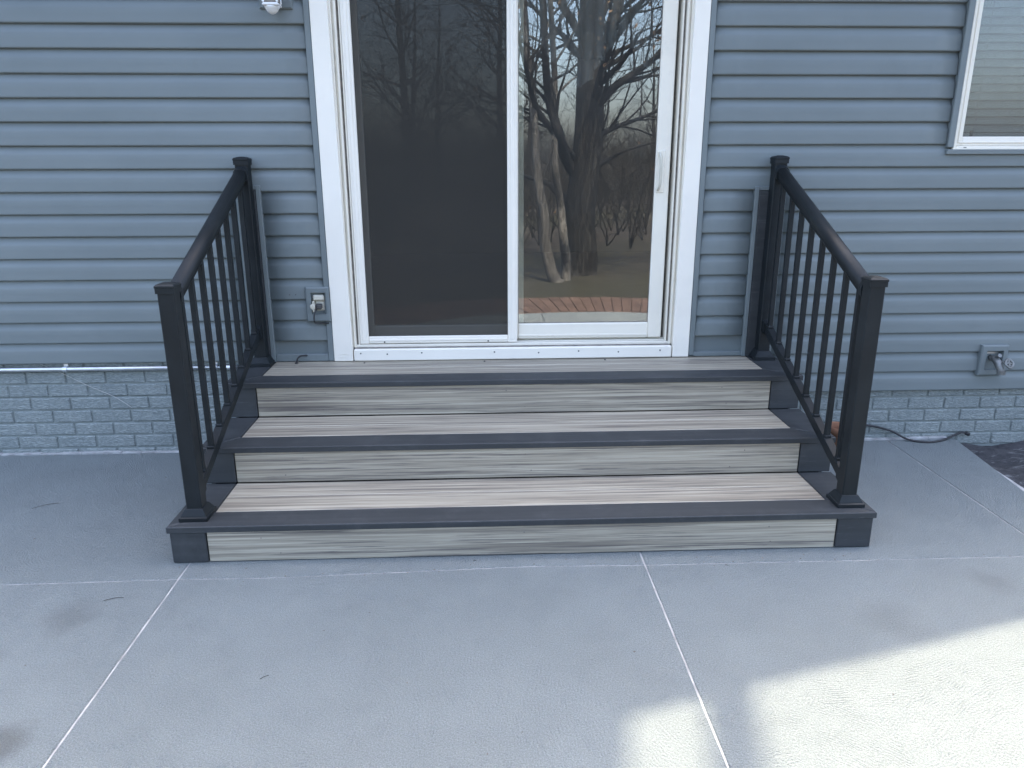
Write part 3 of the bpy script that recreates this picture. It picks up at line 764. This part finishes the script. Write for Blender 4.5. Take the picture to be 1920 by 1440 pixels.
# crumbs of grit and leaf along the joints and the wall base
random.seed(5); gm = MB()
for k in range(150):
    t = random.random()
    if t < .35: x = random.choice((random.uniform(-2.4, -1.25), random.uniform(1.45, 2.3))); y = -.02-abs(random.gauss(0, .02))
    elif t < .6: x = random.uniform(-2, 2.0); y = jy(x)+random.gauss(0, .012)
    elif t < .75: x = random.uniform(-1.2, 1.4); y = -1.16-abs(random.gauss(0, .03))
    else: x = random.uniform(-2, 2.0); y = random.uniform(-2.3, -.1)
    if -1.21 < x < 1.41 and y > -1.145: continue
    r = random.uniform(.0012, .0034); a = random.uniform(0, 6.3)
    pv = [(x+r*math.cos(a+q)*(1+.6*random.random()), y+r*math.sin(a+q), .0006) for q in (0, 1.6, 3.1, 4.7)]
    gm.add(pv+[(x, y, .0006+r*.9)], [[0, 1, 4], [1, 2, 4], [2, 3, 4], [3, 0, 4], [3, 2, 1, 0]])
tag(gm.build('grit', 'grime'), 'fine dark grit and leaf crumbs scattered over the concrete', 'grit', kind='stuff')

# ---------------------------------------------------------------- trees behind the viewpoint (seen mirrored in the door glass)
def rdir(d, spread):
    a = Vector((random.gauss(0, 1), random.gauss(0, 1), random.gauss(0, 1))); a -= d*a.dot(d)
    if a.length < 1e-3: a = d.orthogonal()
    a.normalize(); return (d*math.cos(spread)+a*math.sin(spread)).normalized()
GROWMAX = -4.9
def grow(mb, tw, p, d, L, r, lev, maxlev, leaves, dens=1.):
    n = max(3, int(L/(.28 if lev < 2 else .16))); n = min(n, 9); pts = [p.copy()]; rad = [r]
    q = p.copy()
    for i in range(n):
        d = (rdir(d, random.uniform(.05, .28))+Vector((0, 0, .05 if lev < 2 else .015))).normalized()
        if q.y+d.y*L/n > GROWMAX: d.y = -abs(d.y)
        q = q+d*L/n; pts.append(q.copy()); rad.append(max(r*(1-.75*(i+1)/n), .0022))
        if lev < maxlev and i >= (1 if lev else n//3):
            for c in range(1 if random.random() < .55*dens else (2 if random.random() < .75*dens else 0)):
                grow(mb, tw, q, rdir(d, random.uniform(.5, 1.0)), L*random.uniform(.38, .62), max(rad[-1]*random.uniform(.45, .7), .003), lev+1, maxlev, leaves, dens)
    (mb if lev < 2 else tw).tube(pts, rad, (7, 5, 4, 3, 3)[min(lev, 4)], cap=False)
    if lev >= maxlev-1 and random.random() < .12:
        c = pts[-1]; s = .022; u = Vector((random.gauss(0, 1), random.gauss(0, 1), random.gauss(0, 1))).normalized(); w = u.orthogonal().normalized()
        leaves.append((c, u*s*1.6, w*s))
def leafmesh(lv):
    v = []; f = []
    for c, u, w in lv:
        b = len(v); v += [tuple(c-u), tuple(c+w), tuple(c+u), tuple(c-w)]; f.append([b, b+1, b+2, b+3])
    return v, f
GY = .043
def mir(u, v, y):      # place a trunk so that it stands at depth y behind the viewpoint
    d = rt*((u-960)/FPX)+up*((720-v)/FPX)+fw
    t = ((2*GY-y)-CAM.y)/d.y; q = CAM+d*t; return Vector((q.x, y, q.z))
def skeleton_tree(name, label, mat, stems, y, group=None):
    random.seed(hash(label) % 1 if False else len(label)*7)
    base = mir(*stems[0][0][0], y); base.z = -.1
    t = thing(name, base, label, 'tree', group)
    mb, tw, lv = MB(), MB(), []
    for si, (px, r0, r1, spawn) in enumerate(stems):
        pts = [mir(a, b, y+dy) for (a, b), dy in zip(px, [0]+[.12*math.sin(3*k+si*2)*(1 if si else .3)+(.35*si*(-1)**si*k/len(px) if si else 0) for k in range(1, len(px))])]
        if si == 0: pts[0].z = -.1
        sp = smooth_curve(pts, 5); m = len(sp)
        rad = [r0+(r1-r0)*k/(m-1) for k in range(m)]
        if si == 0: rad[0] *= 1.35; rad[1] *= 1.12
        mb.tube(sp, rad, 12 if si == 0 else 8, cap=False)
        for k in range(2, m):
            if random.random() < spawn and sp[k].z > 1.75:
                d = (sp[k]-sp[k-1]).normalized()
                grow(mb, tw, sp[k], rdir(d, random.uniform(.5, 1.1)), random.uniform(.9, 1.8), rad[k]*.28+.006, 1, 4, lv, 1.5)
        if r1 < .12: grow(mb, tw, sp[-1], (sp[-1]-sp[-2]).normalized(), 1.8, r1, 1, 4, lv)
    mb.build('trunk', mat, t, True); tw.build('crown', 'twig_bark', t)
    lvv, lff = leafmesh(lv); mesh('dry_leaves', local(t, lvv), lff, 'dry_leaf', t)
    return t
skeleton_tree('bare_tree', 'large bare tree with thick dark forked trunk mirrored in the door glass', 'bark', [
    (((1086, 560), (1090, 480), (1086, 410), (1094, 340), (1103, 250), (1106, 150), (1108, 60), (1112, -60), (1118, -260), (1125, -500)), .24, .12, .7),
    (((1103, 190), (1128, 120), (1148, 50), (1172, -40), (1200, -180), (1230, -330)), .105, .035, .95),
    (((1108, 215), (1150, 165), (1200, 130), (1250, 90), (1310, 30)), .062, .018, .95),
    (((1105, 265), (1150, 240), (1200, 222), (1250, 200)), .045, .014, .95),
    (((1090, 340), (1062, 300), (1050, 255), (1030, 190), (1022, 90), (1018, -60)), .085, .03, .9),
    (((1082, 400), (1050, 365), (1020, 340), (985, 330), (950, 300)), .062, .018, .95),
    (((1078, 300), (1040, 250), (1005, 200), (985, 120), (960, 20)), .055, .015, .9),
    (((1095, 330), (1140, 300), (1180, 280), (1235, 265)), .035, .010, .8),
    ], -6.6)
skeleton_tree('bare_tree', 'slender pale barked twin stem tree mirrored beside the thick trunk', 'pale_bark', [
    (((1043, 572), (1034, 510), (1022, 455), (1020, 400), (1008, 330), (1000, 200), (985, 60), (975, -150)), .085, .03, .3),
    (((1058, 565), (1062, 500), (1056, 440), (1052, 390), (1040, 300), (1040, 150), (1032, 0), (1025, -160)), .07, .025, .35),
    ], -5.9)
random.seed(21)
def wood_tree(h, r, dens):
    mb, tw, lv = MB(), MB(), []
    grow_pts = []; p = Vector((0, 0, -.1)); d = Vector((0, 0, 1)); pts = [p.copy()]; rad = [r*1.2]; n = 12
    for i in range(n):
        d = (rdir(d, random.uniform(.02, .10))+Vector((0, 0, .3))).normalized(); p = p+d*h/n; pts.append(p.copy()); rad.append(r*(1-.85*(i+1)/n))
        if i >= 1:
            for c in range(3 if i > 3 else 2): grow(mb, tw, p, rdir(d, random.uniform(.6, 1.2)), random.uniform(.16, .30)*h*(1-.5*i/n), rad[-1]*.4, 1, 4, lv, dens)
    mb.tube(pts, rad, 8, cap=False)
    ms = []
    for nm, b, mt in (('trunk', mb, 'bark'), ('crown', tw, 'twig_bark')):
        me = bpy.data.meshes.new(nm); me.from_pydata(b.v, [], b.f); me.materials.append(MAT[mt]); ms.append(me)
    return ms
GROWMAX = 1e9
kinds = [wood_tree(9, .13, .55), wood_tree(11, .17, .55), wood_tree(8, .10, .6)]
NW = 0
for k in range(15):
    row = k % 3; y = (-22, -30, -40)[row]-random.uniform(0, 7); x = -7.0+17*(k+.5)/15+random.uniform(-.6, .6)
    x = 1.0+(x-1.0)*(-y)/24
    t = thing('woodland_tree', (x, y, -.07), 'bare woodland tree in the thicket beyond the patio', 'tree', 'bare woodland trees beyond the patio')
    t.rotation_euler.z = random.uniform(0, 6.3); sc = random.uniform(.8, 1.25); t.scale = (sc, sc, sc)
    for nm, me in zip(('trunk', 'crown'), kinds[random.randrange(3)]): link(nm, me, None, t)
# undergrowth
tw = MB(); lv = []; dm = MB()
for k in range(260):
    y = -random.uniform(9.5, 34); x = 1+random.uniform(-9, 10)*(-y)/24
    for j in range(3): grow(tw, tw, Vector((x, y, -.08)), rdir(Vector((0, 0, 1)), random.uniform(.1, .6)), random.uniform(.8, 2.0), .012, 2, 4, lv, .7)
tag(tw.build('undergrowth', 'twig_bark'), 'brown bare brush filling the floor of the far wood', 'brush', kind='stuff')
# ---------------------------------------------------------------- haze is not visible in this close view
scene.cycles.max_bounces = 8; scene.cycles.transparent_max_bounces = 12
